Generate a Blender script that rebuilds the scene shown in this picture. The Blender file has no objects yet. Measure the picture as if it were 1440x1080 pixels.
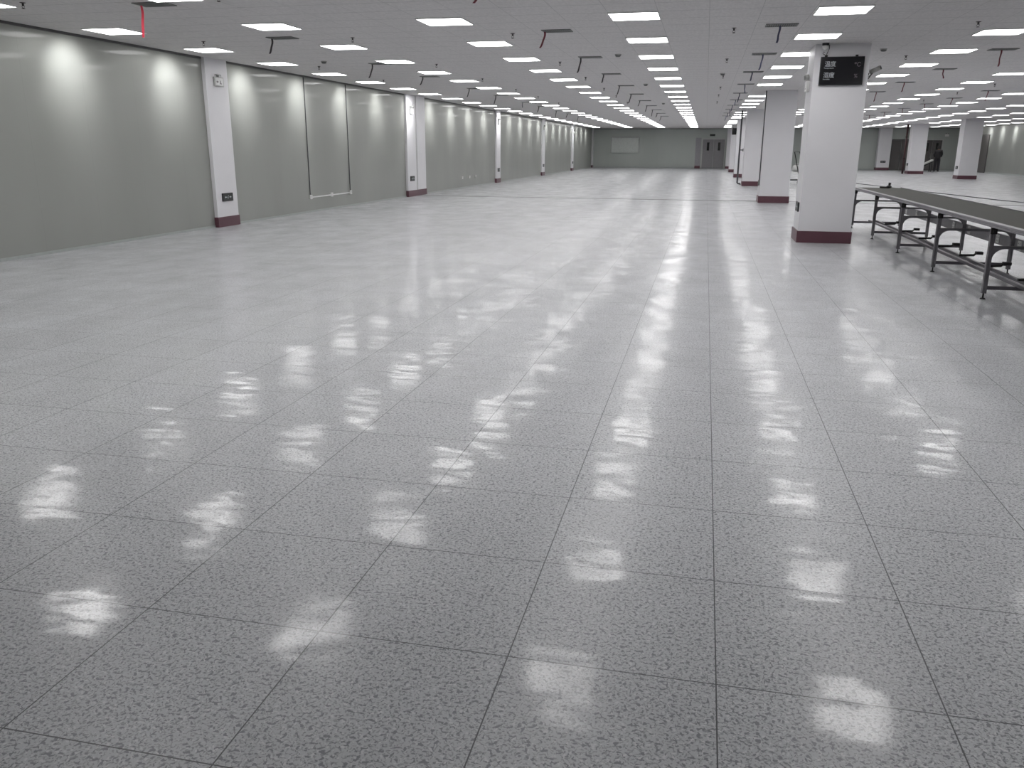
import bpy, bmesh, math, random
from mathutils import Vector, Matrix
random.seed(7)
C = bpy.context.scene.collection
SC = bpy.context.scene

# ------------------------------------------------------------------ camera, world, exposure
W, H = 1440, 1080
F, PITCH, YAW, ROLL, CAMH = 1175.47, 0.2747, 0.2189, 0.0040, 1.4464
CEIL = 2.992
cy, sy, cp, sp = math.cos(YAW), math.sin(YAW), math.cos(PITCH), math.sin(PITCH)
fw = Vector((-sy*cp, cy*cp, -sp)); rt = Vector((cy, sy, 0)); up = rt.cross(fw)
cr, sr = math.cos(ROLL), math.sin(ROLL)
r2 = cr*rt + sr*up; u2 = -sr*rt + cr*up
cam_d = bpy.data.cameras.new('camera'); cam = bpy.data.objects.new('camera', cam_d); C.objects.link(cam)
cam.matrix_world = Matrix(((r2.x, u2.x, -fw.x, 0), (r2.y, u2.y, -fw.y, 0), (r2.z, u2.z, -fw.z, CAMH), (0, 0, 0, 1)))
cam_d.sensor_width = 36; cam_d.lens = F/W*36; cam_d.clip_start = .05; cam_d.clip_end = 200
SC.camera = cam
world = bpy.data.worlds.new('world'); SC.world = world; world.use_nodes = True
world.node_tree.nodes['Background'].inputs[0].default_value = (.5, .52, .55, 1)
world.node_tree.nodes['Background'].inputs[1].default_value = 0.05
SC.view_settings.view_transform = 'Standard'; SC.view_settings.look = 'None'
SC.view_settings.gamma = 1; SC.view_settings.exposure = 0.0
SC.view_settings.use_curve_mapping = False
GLOW = 115.0        # energy of spots added in the wall-side panels to brighten the walls
LAMP = 12.5         # radiance of the ceiling panels

def in_frame(x, y, z, m=0):
    v = Vector((x, y, z-CAMH)); d = v.dot(fw)
    if d < .1: return False
    a = 720+F*v.dot(r2)/d; b = 540-F*v.dot(u2)/d
    return -m < a < W+m and -m < b < H+m

# ------------------------------------------------------------------ materials
def srgb(r, g, b):
    f = lambda c: (c/255/12.92) if c/255 <= .04045 else ((c/255+.055)/1.055)**2.4
    return (f(r), f(g), f(b), 1)
class NT:
    def __init__(s, name):
        s.m = bpy.data.materials.new(name); s.m.use_nodes = True
        s.t = s.m.node_tree; s.n = s.t.nodes; s.b = s.n['Principled BSDF']
    def add(s, typ, **kw):
        n = s.n.new(typ)
        for k, v in kw.items(): setattr(n, k, v)
        return n
    def link(s, a, b): s.t.links.new(a, b)
    def math(s, op, a, b=None, c=None):
        n = s.add('ShaderNodeMath', operation=op)
        for i, v in enumerate((a, b, c)):
            if v is None: continue
            if hasattr(v, 'links'): s.link(v, n.inputs[i])
            else: n.inputs[i].default_value = v
        return n.outputs[0]
    def noise(s, scale, vec=None, detail=2, rough=.5):
        n = s.add('ShaderNodeTexNoise'); n.inputs['Scale'].default_value = scale
        n.inputs['Detail'].default_value = detail; n.inputs['Roughness'].default_value = rough
        if vec is not None: s.link(vec, n.inputs['Vector'])
        return n.outputs['Fac']
    def ramp(s, fac, stops):
        n = s.add('ShaderNodeValToRGB'); e = n.color_ramp.elements
        while len(e) < len(stops): e.new(.5)
        for q, (p, c) in zip(e, stops): q.position = p; q.color = c
        s.link(fac, n.inputs[0]); return n.outputs[0]
    def mix(s, fac, a, b):
        n = s.add('ShaderNodeMix', data_type='RGBA')
        for i, v in ((0, fac), (6, a), (7, b)):
            if hasattr(v, 'links'): s.link(v, n.inputs[i])
            else: n.inputs[i].default_value = v
        return n.outputs[2]
    def pos(s, scale=(1, 1, 1)):
        g = s.add('ShaderNodeNewGeometry')
        v = s.add('ShaderNodeVectorMath', operation='MULTIPLY'); v.inputs[1].default_value = scale
        s.link(g.outputs['Position'], v.inputs[0]); return v.outputs[0]
    def bump(s, h, strength, dist=.01, nrm=None):
        b = s.add('ShaderNodeBump'); b.inputs['Strength'].default_value = strength
        b.inputs['Distance'].default_value = dist; s.link(h, b.inputs['Height'])
        if nrm is not None: s.link(nrm, b.inputs['Normal'])
        return b.outputs[0]

def simple(name, col, rough=.5, metal=0, spec=.5, vary=.06, nscale=12, coat=0, bump=0):
    t = NT(name)
    n = t.noise(nscale, t.pos(), 3)
    c0 = tuple(max(0, c*(1-vary)) for c in col[:3])+(1,); c1 = tuple(min(1, c*(1+vary)) for c in col[:3])+(1,)
    t.link(t.ramp(n, [(.3, c0), (.7, c1)]), t.b.inputs['Base Color'])
    t.b.inputs['Roughness'].default_value = rough; t.b.inputs['Metallic'].default_value = metal
    t.b.inputs['Specular IOR Level'].default_value = spec
    t.b.inputs['Coat Weight'].default_value = coat
    if bump: t.link(t.bump(t.noise(nscale*6, t.pos(), 2), bump, .003), t.b.inputs['Normal'])
    return t.m

OX, OY, TILE = 0.1214, 1.5076, 0.6
def floor_material():
    t = NT('terrazzo vinyl raised floor'); b = t.b
    g = t.add('ShaderNodeNewGeometry'); sep = t.add('ShaderNodeSeparateXYZ'); t.link(g.outputs['Position'], sep.inputs[0])
    u = t.math('DIVIDE', t.math('SUBTRACT', sep.outputs[0], OX), TILE)
    v = t.math('DIVIDE', t.math('SUBTRACT', sep.outputs[1], OY), TILE)
    du = t.math('PINGPONG', u, .5); dv = t.math('PINGPONG', v, .5)          # 0 on a joint
    d = t.math('MULTIPLY', t.math('MINIMUM', du, dv), TILE)
    joint = t.math('LESS_THAN', d, .002)
    # flecks: two sizes of dark chips in a pale ground
    p = t.pos()
    dn = t.add('ShaderNodeTexNoise'); dn.inputs['Scale'].default_value = 60; t.link(p, dn.inputs['Vector'])
    wv = t.add('ShaderNodeVectorMath', operation='MULTIPLY_ADD'); wv.inputs[1].default_value = (.02, .02, 0)
    t.link(dn.outputs['Color'], wv.inputs[0]); t.link(p, wv.inputs[2])
    n1 = t.noise(88, wv.outputs[0], 1.0, .45)
    n2 = t.noise(150, wv.outputs[0], .5, .5)
    n3 = t.noise(95, wv.outputs[0], 1.0, .5)
    base = srgb(189, 191, 194); dark = srgb(124, 125, 130); mid = srgb(152, 153, 157); lite = srgb(208, 208, 210)
    c = t.mix(t.ramp(n2, [(.55, (0, 0, 0, 1)), (.60, (1, 1, 1, 1))]), base, mid)
    c = t.mix(t.ramp(n3, [(.60, (0, 0, 0, 1)), (.66, (1, 1, 1, 1))]), c, lite)
    c = t.mix(t.ramp(n1, [(.385, (1, 1, 1, 1)), (.425, (0, 0, 0, 1))]), c, dark)
    # slight tone difference from tile to tile
    wn = t.add('ShaderNodeTexWhiteNoise', noise_dimensions='2D')
    cv = t.add('ShaderNodeCombineXYZ'); t.link(t.math('FLOOR', u), cv.inputs[0]); t.link(t.math('FLOOR', v), cv.inputs[1])
    t.link(cv.outputs[0], wn.inputs['Vector'])
    hs = t.add('ShaderNodeHueSaturation'); t.link(c, hs.inputs['Color'])
    t.link(t.math('MULTIPLY_ADD', wn.outputs['Value'], .05, .975), hs.inputs['Value'])
    c = t.mix(joint, hs.outputs[0], srgb(72, 72, 76))
    t.link(c, b.inputs['Base Color'])
    # gloss: polished wax with scuffed patches
    r = t.ramp(t.noise(1.3, t.pos((1, .6, 1)), 4, .6), [(.3, (.32, .32, .32, 1)), (.7, (.42, .42, .42, 1))])
    t.link(r, b.inputs['Roughness']); b.inputs['Specular IOR Level'].default_value = .55
    b.inputs['Coat Weight'].default_value = .3; b.inputs['Coat Roughness'].default_value = .10
    # each tile lies a touch out of level; faint waves in the wax
    tilt = t.add('ShaderNodeVectorMath', operation='MULTIPLY_ADD')
    tilt.inputs[1].default_value = (.008, .012, 0); tilt.inputs[2].default_value = (-.004, -.006, 1)
    t.link(wn.outputs['Color'], tilt.inputs[0])
    for sc, amp, st in ((2.6, (.028, .045, 0), (.5, 1.2, 1)), (10, (.03, .07, 0), (.4, 1.2, 1)), (24, (.02, .045, 0), (.5, 1.2, 1))):   # slopes of the wax surface
        q = t.add('ShaderNodeTexNoise'); q.inputs['Scale'].default_value = sc; q.inputs['Detail'].default_value = 1
        t.link(t.pos(st), q.inputs['Vector'])
        w2 = t.add('ShaderNodeVectorMath', operation='MULTIPLY_ADD'); w2.inputs[1].default_value = amp
        t.link(q.outputs['Color'], w2.inputs[0])
        sub = t.add('ShaderNodeVectorMath', operation='SUBTRACT'); sub.inputs[1].default_value = (amp[0]/2, amp[1]/2, 0)
        t.link(tilt.outputs[0], sub.inputs[0]); t.link(sub.outputs[0], w2.inputs[2]); tilt = w2
    nn = t.add('ShaderNodeVectorMath', operation='NORMALIZE'); t.link(tilt.outputs[0], nn.inputs[0])
    t.link(nn.outputs[0], b.inputs['Normal']); t.link(nn.outputs[0], b.inputs['Coat Normal'])
    wax = t.ramp(t.noise(2.3, t.pos((1, .7, 1)), 4, .65), [(.32, (.08, .08, .08, 1)), (.66, (.45, .45, .45, 1))])
    t.link(wax, b.inputs['Coat Weight'])
    return t.m

def ceiling_material():
    t = NT('mineral fibre ceiling tiles'); b = t.b
    P = 2.345/4
    g = t.add('ShaderNodeNewGeometry'); sep = t.add('ShaderNodeSeparateXYZ'); t.link(g.outputs['Position'], sep.inputs[0])
    du = t.math('PINGPONG', t.math('DIVIDE', t.math('ADD', sep.outputs[0], .94+P/2), P), .5)
    dv = t.math('PINGPONG', t.math('DIVIDE', t.math('SUBTRACT', sep.outputs[1], 10.95-P/2), P), .5)
    joint = t.math('MAXIMUM', t.math('LESS_THAN', t.math('MULTIPLY', du, P), .003), t.math('LESS_THAN', t.math('MULTIPLY', dv, P), .008))
    n = t.noise(30, t.pos((1, .35, 1)), 3, .6)
    c = t.ramp(n, [(.3, srgb(205, 202, 202)), (.7, srgb(220, 217, 217))])
    c = t.mix(joint, c, srgb(178, 176, 176))
    t.link(c, b.inputs['Base Color']); b.inputs['Roughness'].default_value = .7
    t.link(t.bump(t.math('SUBTRACT', n, joint), .3, .004), b.inputs['Normal'])
    return t.m

def wall_material(name='grey enamelled steel wall panels', c0=srgb(154, 156, 151), c1=srgb(161, 163, 158)):
    t = NT(name); b = t.b
    g = t.add('ShaderNodeNewGeometry'); sep = t.add('ShaderNodeSeparateXYZ'); t.link(g.outputs['Position'], sep.inputs[0])
    s = t.math('ADD', sep.outputs[0], sep.outputs[1])
    d = t.math('MULTIPLY', t.math('PINGPONG', t.math('DIVIDE', s, 1.15), .5), 1.15)
    joint = t.math('LESS_THAN', d, .003)
    n = t.noise(.8, t.pos((1, 1, .25)), 3, .5)
    c = t.ramp(n, [(.3, c0), (.7, c1)])
    c = t.mix(t.math('MULTIPLY', joint, .10), c, srgb(95, 95, 95))
    t.link(c, b.inputs['Base Color']); b.inputs['Roughness'].default_value = .52; b.inputs['Metallic'].default_value = .5
    b.inputs['Coat Weight'].default_value = .22; b.inputs['Coat Roughness'].default_value = .06
    w = t.noise(3, t.pos((1, 1, .12)), 2)
    t.link(t.bump(w, .3, .006), b.inputs['Coat Normal'])
    return t.m

def emit(name, col, s):
    t = NT(name); t.b.inputs['Base Color'].default_value = (.9, .9, .9, 1)
    t.b.inputs['Emission Color'].default_value = col; t.b.inputs['Emission Strength'].default_value = s
    return t.m

M = dict(
 floor=floor_material(), ceiling=ceiling_material(), wall=wall_material(), endwall=wall_material('pale green grey enamelled end wall panels', srgb(170, 175, 171), srgb(177, 182, 178)),
 lamp=emit('LED diffuser glow', (1, .99, .985, 1), LAMP),
 frame=simple('white powder coated lamp frame', srgb(225, 225, 225), .45),
 column=simple('white gypsum column paint', srgb(220, 219, 222), .5, vary=.015, nscale=2),
 maroon=simple('maroon skirting vinyl', srgb(92, 58, 68), .4),
 trim=simple('grey aluminium angle', srgb(92, 92, 92), .4, .3),
 base=simple('pale grey skirting', srgb(165, 170, 168), .45),
 grille=simple('grey aluminium grille', srgb(120, 122, 120), .5, .2),
 slot=simple('grey slot lining', srgb(84, 84, 86), .7),
 dark=simple('dark slot lining', srgb(38, 38, 40), .7),
 black=simple('matt black plastic', srgb(20, 20, 24), .35, coat=.2),
 screen=simple('black display glass', srgb(14, 14, 20), .18),
 ink=simple('pale printed lettering', srgb(190, 195, 200), .5),
 inkdim=simple('dim grey lettering', srgb(120, 112, 118), .5),
 red_rib=simple('bright red ribbon', srgb(225, 70, 90), .6),
 dred_rib=simple('dark red ribbon', srgb(120, 50, 62), .6),
 blue_rib=simple('slate blue ribbon', srgb(72, 74, 100), .6),
 grey_rib=simple('charcoal ribbon', srgb(66, 62, 66), .6),
 sprink=simple('dull bronze sprinkler metal', srgb(75, 70, 70), .4, .5),
 white=simple('white plastic', srgb(222, 222, 220), .4),
 lgrey=simple('light grey plastic', srgb(178, 178, 176), .45),
 alu=simple('brushed aluminium profile', srgb(132, 130, 134), .36, .65, vary=.1, nscale=20),
 aludark=simple('dark aluminium profile', srgb(96, 93, 98), .4, .5),
 belt=simple('grey green PVC belt', srgb(70, 70, 66), .75, spec=.2, vary=.05),
 fascia=simple('grey cable tray steel', srgb(150, 148, 152), .5, 0),
 pipe=simple('dark grey steel pipe', srgb(84, 84, 88), .4, .5),
 dredpipe=simple('dark oxide red pipe', srgb(58, 32, 34), .5),
 door=simple('grey steel door leaf', srgb(132, 130, 133), .4),
 doordark=simple('dark grey door leaf', srgb(88, 85, 84), .45),
 glassd=simple('dark vision panel glass', srgb(16, 18, 18), .08, spec=.7),
 pane=simple('pale window pane with painted reflection', srgb(205, 210, 206), .3, spec=.5),  # paleness is a reflected glow put into the pane colour
 skin=simple('skin', srgb(150, 115, 95), .55), hair=simple('black hair', srgb(18, 16, 16), .6),
 jacket=simple('black work jacket', srgb(28, 26, 30), .8), trouser=simple('charcoal trousers', srgb(40, 38, 44), .8),
 boot=simple('black shoe rubber', srgb(20, 20, 20), .6),
 rubber=simple('black rubber', srgb(26, 25, 25), .6),
 green=simple('dark green sign face', srgb(26, 34, 30), .4),
)

# ------------------------------------------------------------------ mesh helpers
def box(bm, x0, x1, y0, y1, z0, z1, mat=0, bev=0):
    vs = [bm.verts.new((x, y, z)) for z in (z0, z1) for y in (y0, y1) for x in (x0, x1)]
    fs = [bm.faces.new([vs[i] for i in q]) for q in ((0, 2, 3, 1), (4, 5, 7, 6), (0, 1, 5, 4), (2, 6, 7, 3), (0, 4, 6, 2), (1, 3, 7, 5))]
    for f in fs: f.material_index = mat
    if bev:
        es = list({e for f in fs for e in f.edges})
        bmesh.ops.bevel(bm, geom=es, offset=bev, segments=2, affect='EDGES', profile=.6)
def cyl(bm, a, b, r0, r1=None, n=14, mat=0, cap=True):
    a, b = Vector(a), Vector(b); r1 = r0 if r1 is None else r1
    d = (b-a).normalized(); s = d.cross(Vector((0, 0, 1)) if abs(d.z) < .9 else Vector((1, 0, 0))).normalized(); t = d.cross(s)
    ra, rb = [], []
    for i in range(n):
        w = 2*math.pi*i/n; o = s*math.cos(w)+t*math.sin(w)
        ra.append(bm.verts.new(a+o*r0)); rb.append(bm.verts.new(b+o*r1))
    for i in range(n):
        j = (i+1) % n; f = bm.faces.new((ra[i], rb[i], rb[j], ra[j])); f.smooth = True; f.material_index = mat
    if cap:
        bm.faces.new(ra).material_index = mat; bm.faces.new(rb[::-1]).material_index = mat
def tube(bm, pts, r, n=10):
    pts = [Vector(p) for p in pts]; rings = []
    for k, p in enumerate(pts):
        d = (pts[min(k+1, len(pts)-1)]-pts[max(k-1, 0)]).normalized()
        s = d.cross(Vector((.13, .21, .97)) if abs(d.z) < .93 else Vector((1, 0, .05))).normalized(); t = d.cross(s)
        rings.append([bm.verts.new(p+(s*math.cos(2*math.pi*i/n)+t*math.sin(2*math.pi*i/n))*r) for i in range(n)])
    for A, B in zip(rings, rings[1:]):
        for i in range(n):
            j = (i+1) % n; bm.faces.new((A[i], B[i], B[j], A[j])).smooth = True
    bm.faces.new(rings[0]); bm.faces.new(rings[-1][::-1])
def lathe(bm, prof, c=(0, 0, 0), n=20, mat=0):
    c = Vector(c); rings = []
    for r, z in prof:
        rings.append([bm.verts.new(c+Vector((r*math.cos(2*math.pi*i/n), r*math.sin(2*math.pi*i/n), z))) for i in range(n)])
    for A, B in zip(rings, rings[1:]):
        for i in range(n):
            j = (i+1) % n; f = bm.faces.new((A[i], A[j], B[j], B[i])); f.smooth = True; f.material_index = mat
    bm.faces.new(rings[0][::-1]); bm.faces.new(rings[-1])
def prism(bm, pts, axis, a, b):
    """outline pts (2D) extruded along axis 'x','y' or 'z' from a to b"""
    def P(p, q): return {'x': (q, p[0], p[1]), 'y': (p[0], q, p[1]), 'z': (p[0], p[1], q)}[axis]
    A = [bm.verts.new(P(p, a)) for p in pts]; B = [bm.verts.new(P(p, b)) for p in pts]
    bm.faces.new(A); bm.faces.new(B[::-1])
    for i in range(len(pts)):
        j = (i+1) % len(pts); bm.faces.new((A[i], B[i], B[j], A[j]))
def obj(name, bm, mat, parent=None):
    bmesh.ops.recalc_face_normals(bm, faces=bm.faces)
    me = bpy.data.meshes.new(name); bm.to_mesh(me); bm.free()
    for m in (mat if isinstance(mat, (list, tuple)) else [mat]): me.materials.append(M[m])
    o = bpy.data.objects.new(name, me); C.objects.link(o)
    if parent is not None: o.parent = parent
    return o
def tag(o, label=None, cat=None, group=None, kind=None):
    if label: o['label'] = label
    if cat: o['category'] = cat
    if group: o['group'] = group
    if kind: o['kind'] = kind
    return o
def thing(name, label, cat, loc=(0, 0, 0), rz=0, group=None):
    o = bpy.data.objects.new(name, None); C.objects.link(o); o.empty_display_size = .1
    o.location = loc; o.rotation_euler = (0, 0, rz); return tag(o, label, cat, group)
def struct(name, bm, mat, label=None):
    o = obj(name, bm, mat); o['kind'] = 'structure'
    if label: o['label'] = label
    return o
def dup(root, loc, rz=None, label=None, group=None):
    r = root.copy(); C.objects.link(r); r.location = loc
    if rz is not None: r.rotation_euler = (0, 0, rz)
    if label: r['label'] = label
    if group: r['group'] = group
    for ch in list(root.children):
        c = ch.copy(); C.objects.link(c); c.parent = r
        for g in list(ch.children):
            d = g.copy(); C.objects.link(d); d.parent = c
    return r
class Kind:
    """first call moves the prototype itself, later calls copy it"""
    def __init__(s, proto): s.p = proto; s.used = False
    def put(s, loc, rz=0, label=None, group=None):
        if not s.used:
            s.used = True; o = s.p; o.location = loc; o.rotation_euler = (0, 0, rz)
            if label: o['label'] = label
            if group: o['group'] = group
            return o
        return dup(s.p, loc, rz, label, group)
def ordn(n): return '%d%s' % (n, {1: 'st', 2: 'nd', 3: 'rd'}.get(n if n < 20 else n % 10, 'th') if n % 100 not in (11, 12, 13) else 'th')
def B(): return bmesh.new()
def text_mesh(name, body, size, mat, parent, mtx, depth=.0015):
    cu = bpy.data.curves.new(name, 'FONT'); cu.body = body; cu.size = size; cu.extrude = depth
    cu.align_x = 'LEFT'; cu.align_y = 'BOTTOM_BASELINE'
    o = bpy.data.objects.new(name+'_curve', cu); C.objects.link(o)
    bpy.context.view_layer.update()
    me = bpy.data.meshes.new_from_object(o.evaluated_get(bpy.context.evaluated_depsgraph_get()))
    bpy.data.objects.remove(o); me.name = name; me.transform(mtx)
    me.materials.clear(); me.materials.append(M[mat])
    q = bpy.data.objects.new(name, me); C.objects.link(q); q.parent = parent
    return q

# ------------------------------------------------------------------ room shell
XL, XR, YN, YF = -8.87, 18.1, -5.0, 69.3
b = B(); box(b, XL-.2, XR+.2, YN-.2, YF+.2, -.15, 0); struct('floor', b, 'floor')
b = B(); box(b, XL-.2, XR+.2, YN-.2, YF+.2, CEIL, CEIL+.15); struct('ceiling', b, 'ceiling')
b = B(); box(b, XL-.2, XL, YN-.2, YF+.2, 0, CEIL); struct('wall_left', b, 'wall')
b = B(); box(b, XR, XR+.2, YN-.2, YF+.2, 0, CEIL); struct('wall_right', b, 'wall')
b = B(); box(b, XL, XR, YF, YF+.2, 0, CEIL); struct('wall_back', b, 'endwall')
b = B(); box(b, XL, XR, YN-.2, YN, 0, CEIL); struct('wall_front', b, 'wall')

COLY = [14.33, 25.0, 36.5, 47.4, 58.1, 68.65]
CX0, CX1, CD = 1.53, 2.33, .8
PX = -8.80
PIL = [(14.27, 15.0), (24.88, 26.62), (36.3, 37.05), (47.0, 47.8), (57.85, 58.65), (68.5, 69.3)]
def runs(skip, y0, y1):
    out, y = [], y0
    for a, c in skip: out.append((y, a)); y = c
    if y < y1: out.append((y, y1))
    return [(a, c) for a, c in out if c-a > .01]
b = B()
for a, c in runs([(p-.02, q+.02) for p, q in PIL], YN, YF-.02): box(b, XL, XL+.012, a, c, 0, .04)
struct('baseboard_left', b, 'base')
b = B(); box(b, XL+.02, -.72, YF-.014, YF, 0, .13); box(b, 2.4, 12.3, YF-.014, YF, 0, .13); struct('baseboard_back', b, 'base')
b = B(); box(b, XR-.014, XR, YN, YF-.02, 0, .08); struct('baseboard_right', b, 'base')
b = B()
for a, c in runs([(p-.02, q+.02) for p, q in PIL], YN, YF-.03): box(b, XL, XL+.025, a, c, CEIL-.035, CEIL)
struct('trim_1', b, 'trim')
b = B(); box(b, XL+.03, XR-.03, YF-.025, YF, CEIL-.035, CEIL); struct('trim_2', b, 'trim')
b = B(); box(b, XR-.025, XR, YN, YF-.03, CEIL-.035, CEIL); struct('trim_3', b, 'trim')
b = B(); box(b, XL+.02, XR-.02, 25.70, 25.80, .0, .006, bev=.002); struct('trim_4', b, 'trim', 'grey metal expansion joint cover strip across the floor')

# ------------------------------------------------------------------ columns
def column(label, x0, x1, y0, y1, group):
    t = thing('column', label, 'column', ((x0+x1)/2, (y0+y1)/2, 0), 0, group)
    w, d = (x1-x0)/2, (y1-y0)/2
    b = B(); box(b, -w, w, -d, d, 0, CEIL, bev=.008); obj('shaft', b, 'column', t)
    b = B(); o = .018
    box(b, -w-o, w+o, -d-o, -d-.0005, 0, .185, bev=.004); box(b, -w-o, w+o, d+.0005, min(d+o, YF-(y0+y1)/2), 0, .185)
    box(b, -w-o, -w-.0005, -d, d, 0, .185); box(b, w+.0005, w+o, -d, d, 0, .185)
    obj('skirting', b, 'maroon', t); return t
cl = ['nearest square white column, with the temperature display hung on its front',
      'second square white column of the row, with a conduit on its left corner',
      'third square white column of the row, beside the standing steel pipe',
      'fourth square white column of the row, mostly hidden behind the third',
      'fifth square white column of the row, with a small black display near its top',
      'farthest square white column of the middle row, against the end wall by the doors']
for y, l in zip(COLY, cl):
    column(l, CX0, CX1, y, min(y+CD, YF), 'square white columns of the middle row')
# thin expansion-joint twin behind the second column
RC0, RC1, R3Y = 12.42, 13.3, 48.6
for y, l in ((R3Y, 'right-hand white column with maroon skirting, closest to the right wall in view'),
             (COLY[4], 'white column of the right-hand row beside the dark red pipe and the person'),
             (COLY[5], 'dim grey-white column on the end wall at the far right')):
    dx = .4 if y == R3Y else 0
    column(l, RC0+dx, RC1+dx, y, min(y+CD+.05, YF), 'square white columns of the right-hand row')
pl = ['nearest white pilaster on the left wall, with an exit unit near its top',
      'double-width white pilaster on the left wall split by a grey joint',
      'third white pilaster along the left wall, with a black box low down',
      'fourth white pilaster along the left wall',
      'fifth white pilaster along the left wall',
      'last white pilaster, in the far left corner of the hall']
for (a, c), l in zip(PIL, pl):
    t = thing('pilaster', l, 'pilaster', (XL, (a+c)/2, 0), 0, 'white pilasters on the left wall')
    h, w = (c-a)/2, PX-XL
    if h > .6:
        for s, (p, q) in (('shaft', (-h, -.06)), ('shaft', (.06, h))):
            b = B(); box(b, 0, w, p, q, 0, CEIL, bev=.004); obj(s, b, 'column', t)
        b = B(); box(b, 0, w-.03, -.0595, .0595, 0, CEIL); obj('joint_strip', b, 'lgrey', t)
    else:
        b = B(); box(b, 0, w, -h, h, 0, CEIL, bev=.004); obj('shaft', b, 'column', t)
    b = B(); o = .015; hh = min(h+o, YF-(a+c)/2)
    box(b, w+.0005, w+o, -h-o, hh, 0, .185, bev=.003); box(b, 0, w, -h-o, -h-.0005, 0, .185)
    obj('skirting', b, 'maroon', t)

# ------------------------------------------------------------------ ceiling panel lights
LX = [-8.09, -5.71, -3.32, -.94, 1.43, 3.79, 6.1, 8.4, 10.68, 12.98, 15.25, 17.4]
LY0, LDY = 10.95, 2.345
ROW = ['the row along the left wall', 'the second row from the left wall', 'the third row from the left wall',
       'the fourth row from the left wall', 'the row beside the white columns', 'first row right of the white columns',
       'second row right of the white columns', 'third row right of the white columns', 'fourth row right of the white columns',
       'fifth row right of the white columns', 'sixth row right of the white columns', 'the row along the right wall']
def make_light():
    t = thing('ceiling_panel_light', 'square white LED ceiling panel', 'ceiling light')
    h, f = .297, .012; z0 = -.014
    b = B()
    box(b, -h, h, -h, -h+f, z0, 0, bev=.001); box(b, -h, h, h-f, h, z0, 0, bev=.001)
    box(b, -h, -h+f, -h+f, h-f, z0, 0); box(b, h-f, h, -h+f, h-f, z0, 0)
    obj('frame', b, 'frame', t)
    g = h-f-.0005
    b = B(); box(b, -g, g, -g, g, z0+.003, -.001); obj('diffuser', b, 'lamp', t)
    return t
def blocked(x, y):
    for cx0, cx1, ys in ((CX0, CX1, COLY), (RC0, RC1+.4, [R3Y]+COLY[4:])):
        for cy0 in ys:
            if cx0-.32 < x < cx1+.32 and cy0-.32 < y < cy0+CD+.37: return True
    return False
K = Kind(make_light())
ADDED_SPOTS = []
def add_wall_spot(x, y, side):  # unseen spot added inside a panel, aimed at the wall for a bright patch
    l = bpy.data.lights.new('added_wall_spot', 'SPOT'); l.energy = GLOW; l.spot_size = math.radians(78); l.spot_blend = 1; l.shadow_soft_size = .14
    o = bpy.data.objects.new('added_wall_spot', l); C.objects.link(o)
    o.location = (side*.05, 0, -.03)
    o.rotation_euler = Vector((side*.73, 0, -.50)).to_track_quat('-Z', 'Y').to_euler(); return o
for k, x in enumerate(LX):
    n_vis = 0
    for n in range(-4, 24):
        y = LY0+LDY*n
        if blocked(x, y): continue
        vis = any(in_frame(x+a, y+c, CEIL-.014) for a in (-.28, 0, .28) for c in (-.28, 0, .28))
        if not vis and (n >= 0 and k < 6 or k > 8 or n < -3): continue
        if vis: n_vis += 1; lab = 'square white LED ceiling panel, %s nearest in %s' % (ordn(n_vis), ROW[k])
        else: lab = 'square white LED ceiling panel overhead, nearer than the view shows'
        lp = K.put((x, y, CEIL), 0, lab, 'square ceiling panel lights' if vis else 'ceiling panel lights out of view')
        if k in (0, len(LX)-1): ADDED_SPOTS.append((x, y, -1 if k == 0 else 1, lp))

for x, y, sd, lp in ADDED_SPOTS: add_wall_spot(x, y, sd).parent = lp

# ------------------------------------------------------------------ grilles and ribbons
def make_grille():
    t = thing('air_grille', 'grey slotted air grille', 'air vent')
    hx, hy = .20, .13
    b = B()
    box(b, -hx, hx, -hy, -hy+.02, -.010, 0); box(b, -hx, hx, hy-.02, hy, -.010, 0)
    box(b, -hx, -hx+.02, -hy+.02, hy-.02, -.010, 0); box(b, hx-.02, hx, -hy+.02, hy-.02, -.010, 0)
    obj('frame', b, 'grille', t)
    b = B(); box(b, -hx+.02, hx-.02, -hy+.02, hy-.02, -.002, 0); obj('backing', b, 'slot', t)
    b = B(); n = 13
    for i in range(n):
        x = -hx+.035+i*(2*hx-.07)/(n-1); box(b, x-.005, x+.005, -hy+.02, hy-.02, -.009, -.0025)
    obj('louvre', b, 'grille', t); return t
def ribbon_mesh(L, curl, name, mat, sway=0):
    b = B(); n = 10; w = .013; L_, R_ = [], []
    for i in range(n+1):
        s = i/n; z = -s*L; x = curl*s*s+.004*math.sin(9*s); y = .01*math.sin(5*s)-sway*s*s; a = .5*math.sin(3*s)
        c, d = math.cos(a)*w, math.sin(a)*w
        for lst, q in ((L_, -1), (R_, 1)):
            lst.append((b.verts.new((x+q*c-.001*d/w, y+q*d, z)), b.verts.new((x+q*c, y+q*d+.0025, z))))
    for i in range(n):
        for (p, q) in (((L_, 0), (R_, 0)), ((R_, 1), (L_, 1)), ((R_, 0), (R_, 1)), ((L_, 1), (L_, 0))):
            b.faces.new((p[0][i][p[1]], q[0][i][q[1]], q[0][i+1][q[1]], p[0][i+1][p[1]]))
    return obj(name, b, mat)
GX = [(-6.15, 'between the first two light rows', ['red_rib']+['grey_rib']*11, .17),
      (-2.08, 'between the third and fourth light rows', ['dred_rib']*2+['grey_rib']*11, .17),
      (.85, 'left of the white columns', ['blue_rib']*12, .02),
      (4.5, 'right of the nearest column', ['dred_rib']*12, .02),
      (7.35, 'two light rows right of the conveyor', ['dred_rib']*12, .05)]
NAMEC = {'red_rib': 'bright red', 'dred_rib': 'dark red', 'grey_rib': 'charcoal', 'blue_rib': 'slate blue'}
KG = Kind(make_grille())
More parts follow.
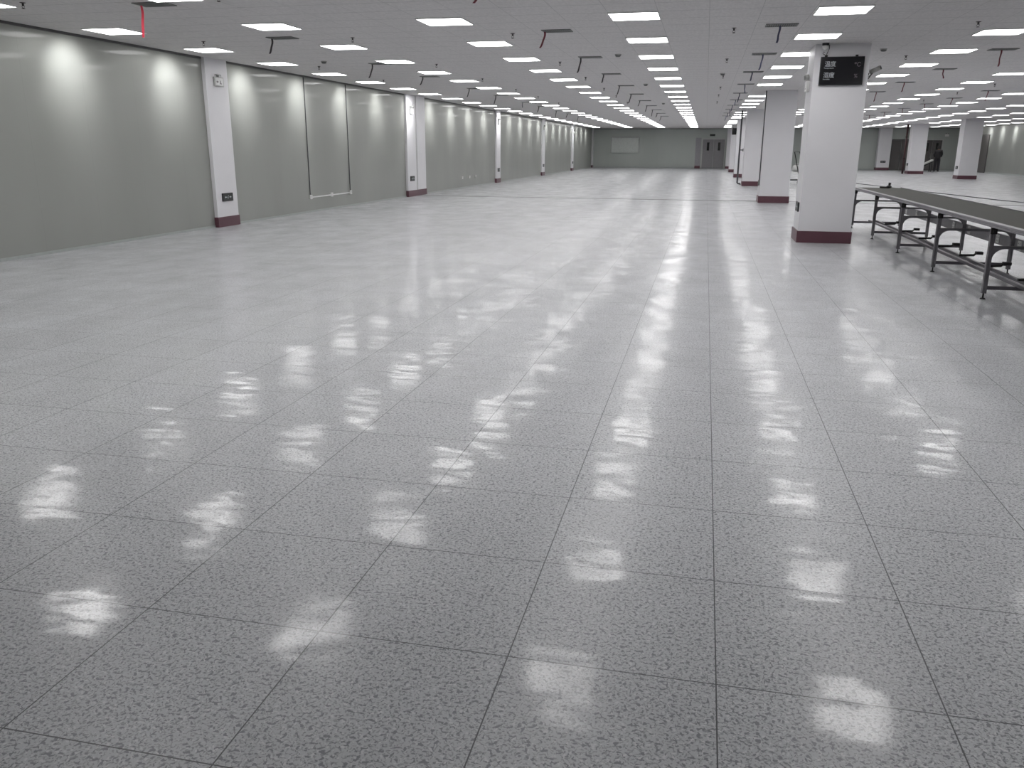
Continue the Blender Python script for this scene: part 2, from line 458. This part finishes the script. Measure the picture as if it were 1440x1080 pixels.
for gx, where, cols, off in GX:
    n = 0
    for i in range(11):
        y = 8.62+3.47*i
        if not in_frame(gx, y, CEIL, 8) and not in_frame(gx-.1, y, CEIL-.3, 8): continue
        if any(abs(gx-x) < .55 and abs(y-(LY0+LDY*k)) < .44 for x in LX for k in range(-1, 22)): y += .45
        n += 1
        KG.put((gx, y, CEIL), 0, 'grey slotted air grille, %s nearest %s' % (ordn(n), where), 'ceiling air grilles')
        c = cols[i]; L = .17+.04*((i*7) % 3)
        if c == 'red_rib': L = .34
        o = ribbon_mesh(L, random.choice((-.05, -.03, .01, -.06)), 'ribbon', c, .03)
        o.location = (gx-off, y, CEIL-.0105)
        tag(o, '%s ribbon hanging from the %s nearest grille %s' % (NAMEC[c], ordn(n), where), 'ribbon', 'ribbons tied to the air grilles')

# ------------------------------------------------------------------ sprinklers and smoke detectors
def make_sprinkler():
    t = thing('sprinkler', 'pendent sprinkler head', 'sprinkler')
    b = B(); lathe(b, [(.032, 0), (.032, -.004), (.012, -.008), (.010, -.02), (.013, -.022), (.013, -.03), (.006, -.034)], n=14); obj('body', b, 'sprink', t)
    b = B(); tube(b, [(-.008, 0, -.03), (-.018, 0, -.042), (-.012, 0, -.054), (0, 0, -.058), (.012, 0, -.054), (.018, 0, -.042), (.008, 0, -.03)], .003, 6); obj('yoke', b, 'sprink', t)
    b = B(); lathe(b, [(.006, -.06), (.02, -.062), (.02, -.065), (.004, -.066)], n=14); obj('deflector', b, 'sprink', t)
    return t
KS = Kind(make_sprinkler())
SX = [(-7.55, 'along the left wall'), (-5.13, 'between second and third light rows'), (-2.74, 'just right of the third light row'),
      (.26, 'left of the white columns'), (3.22, 'just right of the nearest column'), (6.7, 'in the right-hand hall')]
for sx, where in SX:
    n = 0
    for y in (8.7, 12.27, 16.3, 19.8, 23.4, 26.6, 30.4):
        if not in_frame(sx, y, CEIL-.05): continue
        if sx == -7.55 and y > 23: continue
        n += 1; KS.put((sx, y, CEIL), 0, 'small dark sprinkler head, %s nearest %s' % (ordn(n), where), 'ceiling sprinklers')
def make_smoke():
    t = thing('smoke_detector', 'round smoke detector', 'smoke detector')
    b = B(); lathe(b, [(.055, 0), (.055, -.012), (.048, -.016)], n=20); obj('base', b, 'lgrey', t)
    b = B(); lathe(b, [(.044, -.0165), (.046, -.03), (.03, -.042), (.012, -.045)], n=20); obj('sensor_head', b, 'grille', t)
    return t
KM = Kind(make_smoke())
for x, y, l in ((-7.03, 15.4, 'round smoke detector near the left wall'), (-1.56, 15.2, 'round smoke detector left of the fourth light row, nearest'),
                (-1.56, 22.1, 'round smoke detector left of the fourth light row, middle one'), (-1.56, 31.2, 'round smoke detector left of the fourth light row, farthest'),
                (.24, 19.3, 'round smoke detector left of the white columns'), (2.65, 15.15, 'round smoke detector beside the top of the nearest column')):
    KM.put((x, y, CEIL), 0, l, 'ceiling smoke detectors')

# ------------------------------------------------------------------ things mounted on columns and pilasters
def make_exit_box():
    """low level sign, faces +x; origin on the wall plane"""
    t = thing('exit_box', 'black low exit sign', 'exit sign')
    b = B(); box(b, 0, .022, -.18, .18, -.075, .075, bev=.004); obj('case', b, 'black', t)
    b = B(); box(b, .0222, .0235, -.15, .15, -.05, .05); obj('face', b, 'green', t)
    b = B()       # two arrows either side of a running figure
    for s in (-1, 1):
        prism(b, [(s*.045, -.008), (s*.045, .008), (s*.085, .008), (s*.085, .022), (s*.115, 0), (s*.085, -.022), (s*.085, -.008)], 'x', .0237, .0242)
    lathe(b, [(.001, -.0), (.007, .004), (.007, .008), (.001, .012)], (.0285, .004, .018), 8)
    prism(b, [(-.012, -.002), (-.004, .016), (.006, .014), (.0, -.004), (.014, -.014), (.008, -.03), (.003, -.029), (.006, -.015), (-.008, -.012), (-.02, -.028), (-.026, -.024)], 'x', .0237, .0242)
    obj('marking', b, 'ink', t); return t
KE = Kind(make_exit_box())
for (a, c), l in zip(PIL[:5], ['black exit box low on the nearest left-wall pilaster', 'black exit box low on the double pilaster',
        'black exit box low on the third left-wall pilaster', 'black exit box low on the fourth left-wall pilaster', 'black exit box low on the fifth left-wall pilaster']):
    y = (a+c)/2 if c-a < 1 else a+.38
    KE.put((PX+.0006, y, .54), 0, l, 'black exit boxes low on pilasters and columns')
KE.put((CX0-.0006, 14.33+.34, .55), math.pi, 'black exit box low on the left face of the nearest column', 'black exit boxes low on pilasters and columns')
KE.put((RC0+.4-.0006, R3Y+.4, .58), math.pi, 'black exit box low on the right-hand column nearest the right wall', 'black exit boxes low on pilasters and columns')
KE.put((RC0-.0006, COLY[4]+.4, .58), math.pi, 'black exit box low on the column beside the dark red pipe', 'black exit boxes low on pilasters and columns')
KE.put(((RC0+RC1)/2, COLY[5]-.0006, .60), -math.pi/2, 'black exit box low on the dim end-wall column', 'black exit boxes low on pilasters and columns')

t = thing('exit_unit', 'pale grey exit sign box on a bracket near the top of the nearest pilaster', 'exit sign', (PX, 14.66, 2.52))
b = B(); box(b, .0006, .03, -.15, .15, 0, .16, bev=.004); obj('case', b, 'lgrey', t)
b = B(); box(b, .0302, .032, -.13, .13, .015, .145); obj('face', b, 'frame', t)
b = B(); prism(b, [(-.1, .075), (-.07, .1), (-.07, .085), (-.03, .085), (-.03, .065), (-.07, .065), (-.07, .05)], 'x', .0322, .033)
prism(b, [(.02, .06), (.03, .1), (.05, .1), (.045, .07), (.07, .05), (.06, .03), (.04, .05), (.02, .03), (.01, .035)], 'x', .0322, .033)
obj('marking', b, 'inkdim', t)
b = B(); box(b, .0006, .02, -.03, .03, .1605, .2); tube(b, [(.012, -.1, .16), (.012, -.1, .2), (.012, .1, .2), (.012, .1, .16)], .004, 8); obj('bracket', b, 'grille', t)

def make_emergency():
    """twin-head emergency lamp, faces +x"""
    t = thing('emergency_light', 'white twin-head emergency lamp', 'emergency light')
    b = B(); box(b, 0, .05, -.12, .12, -.09, .07, bev=.008); obj('case', b, 'white', t)
    for s in (-1, 1):
        b = B(); cyl(b, (.025, s*.08, .0705), (.025, s*.08, .10), .012)
        cyl(b, (.015, s*.08, .135), (.07, s*.08, .125), .032, .042); h = obj('lamp_head', b, 'lgrey', t)
        b = B(); cyl(b, (.0702, s*.08, .125), (.073, s*.08, .1247), .036); obj('lens', b, 'grille', h)
    b = B(); cyl(b, (.0502, .0, -.045), (.053, .0, -.045), .012, n=12); obj('indicator', b, 'dark', t)
    return t
KL = Kind(make_emergency())
for (a, c), l in zip(PIL[1:5], ['white emergency lamp high on the double pilaster', 'white emergency lamp high on the third left-wall pilaster',
                                'white emergency lamp high on the fourth left-wall pilaster', 'white emergency lamp high on the fifth left-wall pilaster']):
    y = (a+c)/2 if c-a < 1 else a+.4
    KL.put((PX+.0006, y, 2.52), 0, l, 'twin-head emergency lamps')
KL.put((CX0-.0006, 14.33+.42, 2.42), math.pi, 'white emergency lamp high on the left face of the nearest column', 'twin-head emergency lamps')

t = thing('surveillance_camera', 'grey camera on an arm, high on the right face of the nearest column', 'camera', (CX1, 14.6, 2.5))
b = B(); box(b, .0006, .015, -.04, .04, -.05, .05, bev=.003); obj('mount', b, 'lgrey', t)
b = B(); tube(b, [(.012, 0, 0), (.05, 0, .01), (.08, -.01, .06), (.10, -.01, .09)], .010); obj('arm', b, 'grille', t)
b = B(); cyl(b, (.07, .02, .10), (.20, -.06, .16), .034, .034, 16); obj('body', b, 'lgrey', t)
b = B(); cyl(b, (.2003, -.0602, .1602), (.205, -.063, .1622), .028, .028, 16); obj('lens', b, 'dark', t)

t = thing('junction_camera', 'white dome camera at the ceiling above the temperature display', 'camera', (1.66, 14.22, CEIL))
b = B(); lathe(b, [(.05, 0), (.05, -.03), (.045, -.035)], n=18); obj('base', b, 'dark', t)
b = B(); lathe(b, [(.044, -.0355), (.044, -.06), (.03, -.085), (.008, -.095)], n=18); obj('dome', b, 'white', t)

# display boards: faces -y
def make_display(label, loc, full):
    t = thing('temperature_display', label, 'display board', loc)
    w, z0, z1 = .315, -.205, .205
    b = B(); box(b, -w, w, -.045, -.0006, z0, z1, bev=.006); obj('case', b, 'black', t)
    b = B(); box(b, -w+.012, w-.012, -.0462, -.0452, z0+.012, z1-.012); obj('screen', b, 'screen', t)
    for s in (-.24, .2):
        b = B(); box(b, s-.02, s+.02, -.035, -.01, z1+.0003, z1+.025, bev=.004); obj('hanger', b, 'rubber', t)
    if full:
        R = Matrix.Rotation(math.pi/2, 4, 'X')
        def T(name, s, size, x, z, mat, sx=1): text_mesh(name, s, size, mat, t, Matrix.Translation((x, -.0468, z)) @ R @ Matrix.Diagonal((sx, 1, 1, 1)), .0005)
        T('lettering', '温', .085, -.255, .07, 'ink'); T('lettering', '度', .085, -.175, .07, 'ink')
        T('lettering', 'Temperature', .027, -.262, .034, 'ink')
        T('lettering', '湿', .085, -.262, -.09, 'ink'); T('lettering', '度', .085, -.182, -.09, 'ink')
        T('lettering', 'Humidity', .027, -.262, -.126, 'ink')
        T('lettering', '℃', .085, .17, .06, 'inkdim'); T('lettering', '%', .08, .18, -.10, 'inkdim')
    return t
make_display('black temperature and humidity display hung on the front of the nearest column', (1.935, 14.33, 2.60), True)
make_display('small black display high on the fifth column of the middle row', (1.88, 58.1, 2.56), False)
b = B(); tube(b, [(1.72, 14.24, 2.97), (1.72, 14.24, 2.91), (1.705, 14.25, 2.87), (1.69, 14.28, 2.832)], .005, 8)
tube(b, [(1.675, 14.30, 2.832), (1.64, 14.29, 2.85), (1.645, 14.29, 2.875), (1.668, 14.295, 2.87)], .004, 8)
tag(obj('hanging_cord', b, 'rubber'), 'black looped cord between the ceiling and the temperature display', 'cord')

# conduit and pipes
t = thing('wall_conduit', 'dark conduit down the left corner of the second column', 'conduit', (CX0-.0006, 25.1, 0))
b = B(); box(b, -.03, 0, -.02, .02, .62, CEIL); obj('duct', b, 'pipe', t)
b = B(); box(b, -.045, 0, -.05, .05, .47, .6195, bev=.004); obj('switch_box', b, 'grille', t)
t = thing('steel_pipe', 'dark steel pipe standing left of the third column', 'pipe', (1.37, 37.6, 0))
b = B(); tube(b, [(.13, 0, .05), (.04, 0, .05), (0, 0, .09), (0, 0, 1.5), (0, 0, CEIL-.0005)], .035, 12); obj('tube', b, 'pipe', t)
b = B(); cyl(b, (.036, 0, 1.42), (.14, 0, 1.42), .02); cyl(b, (.141, 0, 1.36), (.141, 0, 1.48), .018); obj('valve', b, 'pipe', t)
b = B(); box(b, .09, .16, -.04, .04, 0, .0145); obj('foot', b, 'pipe', t)
t = thing('red_pipe', 'very dark red pipe standing floor to ceiling beside the right-hand columns', 'pipe', (12.2, 58.6, 0))
b = B(); cyl(b, (0, 0, 0), (0, 0, CEIL-.0005), .06, .06, 16); obj('tube', b, 'dredpipe', t)
for z in (.9, 2.2):
    b = B(); cyl(b, (0, 0, z), (0, 0, z+.06), .08, .08, 16); obj('collar', b, 'rubber', t)

# left wall conduit loop and sockets
t = thing('surface_trunking', 'thin grey trunking framing a tall rectangle on the left wall', 'conduit', (XL, 19.45, 0))
for y in (-1.16, 1.15):
    b = B(); box(b, .0005, .016, y-.010, y+.010, .40, CEIL-.036); obj('riser', b, 'pipe', t)  # wall-coloured conduit drawn dark, its shadow put into the colour
b = B(); box(b, .0005, .02, -1.09, -.06, .325, .352); box(b, .0005, .02, .06, 1.08, .325, .352); obj('crossing', b, 'frame', t)
def make_socket():
    t = thing('wall_socket', 'white socket', 'socket')
    b = B(); box(b, .0005, .03, -.06, .06, -.045, .045, bev=.004); obj('plate', b, 'white', t)
    b = B()
    for y, z in ((-.03, .015), (.03, .015), (-.03, -.015), (.03, -.015)): box(b, .0302, .031, y-.012, y+.012, z-.004, z+.004)
    obj('slots', b, 'dark', t); return t
KK = Kind(make_socket())
for y, z, l in ((18.3, .345, 'white socket at the left foot of the wall trunking frame'), (19.45, .345, 'white socket at the middle of the wall trunking frame'),
                (20.6, .345, 'white socket at the right foot of the wall trunking frame'),
                (31.1, .38, 'white socket between the double and third pilasters, nearest of three'), (32.1, .38, 'white socket between the double and third pilasters, middle of three'),
                (33.0, .38, 'white socket between the double and third pilasters, farthest of three')):
    KK.put((XL, y, z), 0, l, 'white sockets on the left wall')

# ------------------------------------------------------------------ doors and windows
def double_door(name, x0, x1, ztop, leafmat, label, facing='y', at=YF, vision=True, header=True):
    """on a wall facing -y (or -x when facing='x')"""
    t = bpy.data.objects.new(name, None); C.objects.link(t); t['kind'] = 'structure'; t['label'] = label
    if facing == 'y': t.location = ((x0+x1)/2, at-.0005, 0)
    else: t.location = (at-.0005, (x0+x1)/2, 0); t.rotation_euler = (0, 0, -math.pi/2)
    w = (x1-x0)/2
    b = B(); box(b, -w-.06, -w, -.06, 0, 0, ztop+.06); box(b, w, w+.06, -.06, 0, 0, ztop+.06); box(b, -w, w, -.06, 0, ztop, ztop+.06)
    obj('door_frame', b, 'lgrey' if header else 'doordark', t)
    for s in (-1, 1):
        a, c = (-w+.005, -.012) if s < 0 else (.012, w-.005)
        b = B(); box(b, a, c, -.045, -.001, .012, ztop-.005, bev=.003); lf = obj('door_leaf', b, leafmat, t)
        if vision:
            m = (a+c)/2; b = B(); box(b, m-.09, m+.09, -.0465, -.0455, 1.35, 1.95); obj('vision_panel', b, 'glassd', lf)
            b = B(); box(b, m-.10, m-.09, -.052, -.0455, 1.34, 1.96); box(b, m+.09, m+.10, -.052, -.0455, 1.34, 1.96)
            box(b, m-.09, m+.09, -.052, -.0455, 1.34, 1.35); box(b, m-.09, m+.09, -.052, -.0455, 1.95, 1.96); obj('panel_rim', b, 'grille', lf)
        h = c-.07 if s < 0 else a+.07
        b = B(); tube(b, [(h, -.0455, .9), (h, -.09, .93), (h, -.09, 1.17), (h, -.0455, 1.2)], .012, 8); obj('door_handle', b, 'alu', lf)
    return t
double_door('door_1', -.28, 1.38, 2.18, 'door', 'grey double doors with narrow dark windows in the far end wall')
double_door('door_2', 13.5, 14.75, 2.15, 'doordark', 'dark double doors in the end wall right of the dim column', vision=False, header=False)
double_door('door_3', 15.6, 16.9, 2.15, 'doordark', 'dark grey doors behind the person at the end wall')
double_door('door_4', 62.6, 66.4, 2.4, 'doordark', 'wide dark door in the far part of the right wall', 'x', XR, False, False)
t = bpy.data.objects.new('window_1', None); C.objects.link(t); t['kind'] = 'structure'; t['label'] = 'pale rectangular observation window in the far end wall'
t.location = (-6.3, YF-.0005, 0)
b = B(); w = 1.12
box(b, -w, -w+.04, -.03, 0, 1.1, 2.35); box(b, w-.04, w, -.03, 0, 1.1, 2.35); box(b, -w+.04, w-.04, -.03, 0, 2.31, 2.35)
obj('window_frame', b, 'fascia', t)
b = B(); box(b, -w+.04, w-.04, -.015, -.001, 1.14, 2.31); obj('window_pane', b, 'pane', t)
b = B(); box(b, -w+.04, w, -.06, 0, 1.1, 1.139); obj('window_sill', b, 'base', t)
t = thing('exit_sign', 'dark exit sign box above the far double doors', 'exit sign', (.42, YF, 2.42))
b = B(); box(b, -.2, .2, -.03, -.0006, 0, .16, bev=.004); obj('case', b, 'black', t)
b = B(); box(b, -.17, .17, -.0315, -.0305, .025, .135); obj('face', b, 'green', t)
t = thing('bumper_post', 'short maroon plinth at the foot of the wall left of the far doors', 'plinth', (-.6, YF, 0))
b = B(); box(b, -.22, .2, -.3, -.0205, 0, .2, bev=.006); obj('block', b, 'maroon', t)
b = B(); box(b, -.22, .2, -.02, -.0006, 0, 2.3); obj('backing_panel', b, 'fascia', t)

# ------------------------------------------------------------------ conveyor
def conveyor():
    y0, y1 = 3.4, 17.45
    xn, xf = 2.82, 3.66
    t = thing('belt_conveyor', 'long flat belt conveyor on aluminium legs with a grey green top', 'conveyor', (3.24, 10.4, 0))
    ox, oy = -3.24, -10.4
    def O(name, b, m, par=t):
        bmesh.ops.translate(b, verts=b.verts, vec=(ox, oy, 0)); return obj(name, b, m, par)
    for x in (xn, xf):
        s = -1 if x == xn else 1
        b = B()
        prism(b, [(x-.02*s, .715), (x+.02*s, .715), (x+.02*s, .728), (x+.013*s, .731), (x+.013*s, .742), (x+.02*s, .745), (x+.02*s, .758), (x+.005*s, .765), (x-.02*s, .765)], 'y', y0, y1)
        O('side_rail', b, 'alu')
    b = B(); box(b, xn+.0205, xf-.0205, y0+.04, y1-.04, .744, .757); O('belt', b, 'belt')
    b = B(); box(b, xn+.0205, xf-.0205, y0+.1, y1-.1, .730, .7435); O('bed_plate', b, 'aludark')
    for y in (y0+.03, y1-.03):
        b = B(); cyl(b, (xn+.021, y, .72), (xf-.021, y, .72), .0225, .0225, 16); O('end_roller', b, 'aludark')
    legs = [17.28, 15.2, 13.2, 11.2, 9.2, 7.2, 5.2]
    for y in legs:
        for x in (xn, xf):
            b = B(); s = .021
            pts = [(x-s, y-s), (x-.006, y-s), (x-.006, y-s+.008), (x+.006, y-s+.008), (x+.006, y-s), (x+s, y-s), (x+s, y-.006), (x+s-.008, y-.006), (x+s-.008, y+.006), (x+s, y+.006),
                   (x+s, y+s), (x+.006, y+s), (x+.006, y+s-.008), (x-.006, y+s-.008), (x-.006, y+s), (x-s, y+s), (x-s, y+.006), (x-s+.008, y+.006), (x-s+.008, y-.006), (x-s, y-.006)]
            prism(b, pts, 'z', .06, .7145); lg = O('leg', b, 'alu')
            b = B(); cyl(b, (x, y, .012), (x, y, .06), .008); cyl(b, (x, y, 0), (x, y, .012), .028, .02, 16); O('levelling_foot', b, 'rubber', lg)
            sg = 1 if x == xn else -1
            b = B(); g = x+sg*.0215     # curved gusset under the cross beam
            arc = [(g+sg*(.11-.11*math.cos(a)), .505-.11+.11*math.sin(a)) for a in [math.pi/2*i/6 for i in range(7)]]
            prism(b, [(g, .505)]+arc, 'y', y-.012, y+.012); O('gusset', b, 'alu', lg)
            b = B(); box(b, x-.03, x+.03, y-.035, y-.0215, .65, .712, bev=.003); box(b, x-.012, x+.012, y-.05, y-.035, .665, .69); O('clamp', b, 'rubber', lg)
        b = B(); box(b, xn+.0215, xf-.0215, y-.018, y+.018, .506, .535); O('cross_beam', b, 'alu')
        b = B(); box(b, xn+.0215, xf-.0215, y-.018, y+.018, .685, .7145); O('top_beam', b, 'aludark')
        b = B(); box(b, xn+.0215, xf-.0215, y-.018, y+.018, .10, .135); O('foot_rail', b, 'aludark')
    for x in (3.12, 3.24):
        b = B(); box(b, x-.02, x+.02, y0+.3, 17.26, .1355, .165); O('lower_rail', b, 'aludark')
    for y in [16.2, 14.85, 13.67, 12.57, 11.54, 10.51, 9.45, 8.4, 7.3, 6.3]:
        b = B(); tube(b, [(3.18, y-.06, .18), (3.36, y, .18), (3.40, y+.03, .21)], .014, 8)
        box(b, 3.38, 3.46, y-.03, y+.05, .19, .225, bev=.006); O('foot_pedal', b, 'rubber')
    b = B()                                                  # cable tray on the far side, under the top
    box(b, xf+.0215, xf+.03, 3.9, 17.3, .30, .435); box(b, xf+.0305, xf+.06, 3.9, 17.3, .30, .31); box(b, xf+.0305, xf+.06, 3.9, 17.3, .425, .435)
    O('cable_tray', b, 'fascia')
    y = 16.9
    while y > 4:
        b = B(); box(b, xf+.013, xf+.021, y-.06, y+.06, .315, .42, bev=.002); p = O('socket_plate', b, 'white')
        b = B()
        for dy in (-.025, .025):
            box(b, xf+.0115, xf+.0125, y+dy-.005, y+dy+.005, .38, .395); box(b, xf+.0115, xf+.0125, y+dy-.005, y+dy+.005, .34, .355)
        O('slots', b, 'dark', p)
        y -= .78 if int(y*10) % 2 else 1.22
    return t
conveyor()
t = thing('hand_tool', 'small black hand tool lying on the far end of the conveyor belt', 'tool', (3.33, 17.2, .7575))
b = B(); box(b, -.11, .05, -.03, .03, 0, .03, bev=.01); lathe(b, [(.01, .0), (.045, .01), (.05, .03), (.03, .05)], (.05, 0, .0), 14); obj('body', b, 'rubber', t)
b = B(); cyl(b, (.055, 0, .0505), (.062, 0, .10), .02, .026, 12); obj('knob', b, 'rubber', t)

# floor cable in the right-hand hall
b = B(); pts = []
P0 = [(6.3, 42.5), (6.6, 40.8), (7.2, 36.8), (7.74, 33.2), (8.35, 30.0), (8.95, 27.0), (9.5, 24.6)]
for i in range(len(P0)-1):
    for k in range(4):
        s = k/4; pts.append((P0[i][0]*(1-s)+P0[i+1][0]*s+.03*math.sin(i*4+k), P0[i][1]*(1-s)+P0[i+1][1]*s, .012))
tube(b, pts, .012, 8)
tag(obj('floor_cable', b, 'pipe'), 'thin dark cable running across the floor behind the conveyor', 'cable')

# clutter seen between the first two columns
t = thing('platform_trolley', 'dark platform trolley seen through the gap behind the nearest column', 'trolley', (3.75, 39.2, 0), .3)
b = B(); box(b, -.45, .45, -.3, .3, .16, .20, bev=.01); obj('deck', b, 'dark', t)
for x in (-.35, .35):
    for y in (-.22, .22):
        b = B(); cyl(b, (x-.02, y, .065), (x+.02, y, .065), .065, .065, 16); box(b, x-.03, x+.03, y-.02, y+.02, .131, .1595); obj('caster', b, 'rubber', t)
b = B(); tube(b, [(.42, -.25, .2), (.1, -.28, 1.35), (.1, .28, 1.35), (.42, .25, .2)], .02, 8); obj('push_handle', b, 'rubber', t)
t = thing('equipment_stand', 'tall black panel on a stand by the end wall, between the first two columns', 'stand', (6.7, 62.5, 0))
b = B(); box(b, -.35, .35, -.3, .3, 0, .08, bev=.02); obj('base', b, 'dark', t)
b = B(); cyl(b, (0, 0, .0805), (0, 0, 1.0), .04); obj('post', b, 'dark', t)
b = B(); box(b, -.3, .3, -.05, .05, 1.0005, 2.1, bev=.02); obj('panel', b, 'black', t)
t = thing('sack', 'pale sack slumped on the floor beside the black stand', 'sack', (6.1, 61.6, 0))
b = B(); lathe(b, [(.2, 0), (.3, .06), (.32, .2), (.24, .38), (.1, .46), (.12, .52)], n=16); obj('bag', b, 'lgrey', t)
b = B(); cyl(b, (0, 0, .45), (0, 0, .475), .115, .115, 14); obj('tie', b, 'rubber', t)

# far right: ramp, wall unit
t = thing('loading_ramp', 'light sloping ramp on dark legs beside the person in the distance', 'ramp', (14.75, 64.9, 0))
b = B(); prism(b, [(-.75, .06), (.6, .74), (.6, .82), (-.75, .14)], 'y', -.3, .3); obj('deck', b, 'lgrey', t)
for s in (-.25, .25):
    b = B(); prism(b, [(-.75, 0), (-.68, 0), (.56, .62), (.6, .66), (.58, .7), (-.75, .055)], 'y', s-.03, s+.03); obj('stringer', b, 'dark', t)
    b = B(); box(b, .50, .56, s-.03, s+.03, 0, .58); obj('leg', b, 'dark', t)
KL.put((17.15, YF-.0006, 2.5), -math.pi/2, 'pale emergency lamp high on the end wall behind the person', 'twin-head emergency lamps')

# ------------------------------------------------------------------ person (standing, back to us, leaning a little to the left)
def skinned(name, joints, edges, mat, parent, root=0, sub=2):
    me = bpy.data.meshes.new(name); me.from_pydata([j[:3] for j in joints], edges, []); me.update()
    o = bpy.data.objects.new(name, me); C.objects.link(o); o.parent = parent
    me.materials.append(M[mat])
    m = o.modifiers.new('skin', 'SKIN'); sv = me.skin_vertices[0].data
    for i, j in enumerate(joints):
        r = j[3]; sv[i].radius = (r, r) if not isinstance(r, tuple) else r
        sv[i].use_root = (i == root)
    s = o.modifiers.new('sub', 'SUBSURF'); s.levels = sub; s.render_levels = sub
    dg = bpy.context.evaluated_depsgraph_get(); dg.update()
    m2 = bpy.data.meshes.new_from_object(o.evaluated_get(dg)); o.modifiers.clear(); o.data = m2
    if not m2.materials: m2.materials.append(M[mat])
    for p in m2.polygons: p.use_smooth = True
    m2.name = name; return o
P = thing('person', 'person in black jacket and dark trousers standing near the end wall', 'person', (15.75, 65.2, 0), math.radians(165))
# figure faces local -y
body = [(0, 0, .92, .10), (0, 0, 1.1, .10), (0, .01, 1.3, .11), (0, .01, 1.42, .10), (0, 0, 1.5, .05), (0, -.01, 1.58, .065), (0, -.02, 1.66, .085), (0, -.01, 1.72, .05)]
ed = [(0, 1), (1, 2), (2, 3), (3, 4), (4, 5), (5, 6), (6, 7)]
def limb(pts, root):
    k = len(body); body.extend(pts); ed.append((root, k)); ed.extend((k+i, k+i+1) for i in range(len(pts)-1)); return k+len(pts)-1
for s in (-1, 1):
    limb([(s*.09, 0, .82, .085), (s*.11, -.02*s, .48, .058), (s*.12, .03, .12, .042), (s*.12, .02, .05, .04), (s*.125, -.09, .035, .035)], 0)
    hnd = limb([(s*.17, .01, 1.41, .055), (s*.22, .02, 1.16, .042), (s*.17, -.12, .98, .032), (s*.14, -.19, .93, .026)], 3)
    for f in range(4):
        k = len(body); fx = s*.14+(f-1.5)*.019
        body += [(fx, -.235, .925-.004*f, .009), (fx, -.262+.004*abs(f-1), .905, .008), (fx, -.262, .885, .007)]
        ed += [(hnd, k), (k, k+1), (k+1, k+2)]
    k = len(body); body += [(s*.14-s*.04, -.2, .925, .010), (s*.14-s*.05, -.225, .91, .008)]; ed += [(hnd, k), (k, k+1)]
skinned('body', body, ed, 'skin', P)
jk = [(0, .0, .76, .20), (0, .01, 1.05, .185), (0, .01, 1.28, .195), (0, .01, 1.43, .115), (0, .0, 1.49, .07)]
je = [(0, 1), (1, 2), (2, 3), (3, 4)]
for s in (-1, 1):
    k = len(jk); jk += [(s*.18, .01, 1.41, .085), (s*.235, .02, 1.16, .078), (s*.175, -.13, .97, .062)]; je += [(3, k), (k, k+1), (k+1, k+2)]
skinned('jacket', jk, je, 'jacket', P)
tr = [(0, 0, .90, .17), (0, 0, 1.04, .15)]; te = [(0, 1)]
for s in (-1, 1):
    k = len(tr); tr += [(s*.09, 0, .80, .125), (s*.11, -.02*s, .48, .09), (s*.12, .03, .04, .07)]; te += [(0, k), (k, k+1), (k+1, k+2)]
skinned('trousers', tr, te, 'trouser', P)
skinned('hair', [(0, .05, 1.50, .085), (0, .04, 1.58, .10), (0, .025, 1.67, .118), (0, .01, 1.735, .10)], [(0, 1), (1, 2), (2, 3)], 'hair', P)
b = B()
prism(b, [(-.01, 1.66), (.0, 1.63), (.012, 1.63)], 'y', -.125, -.10)
obj('nose', b, 'skin', P)
for s in (-1, 1):
    b = B(); x = s*.125; prism(b, [(x-.045, -.15), (x+.045, -.15), (x+.05, .0), (x+.04, .09), (x-.04, .09), (x-.05, 0)], 'z', 0, .075); obj('shoe', b, 'boot', P)
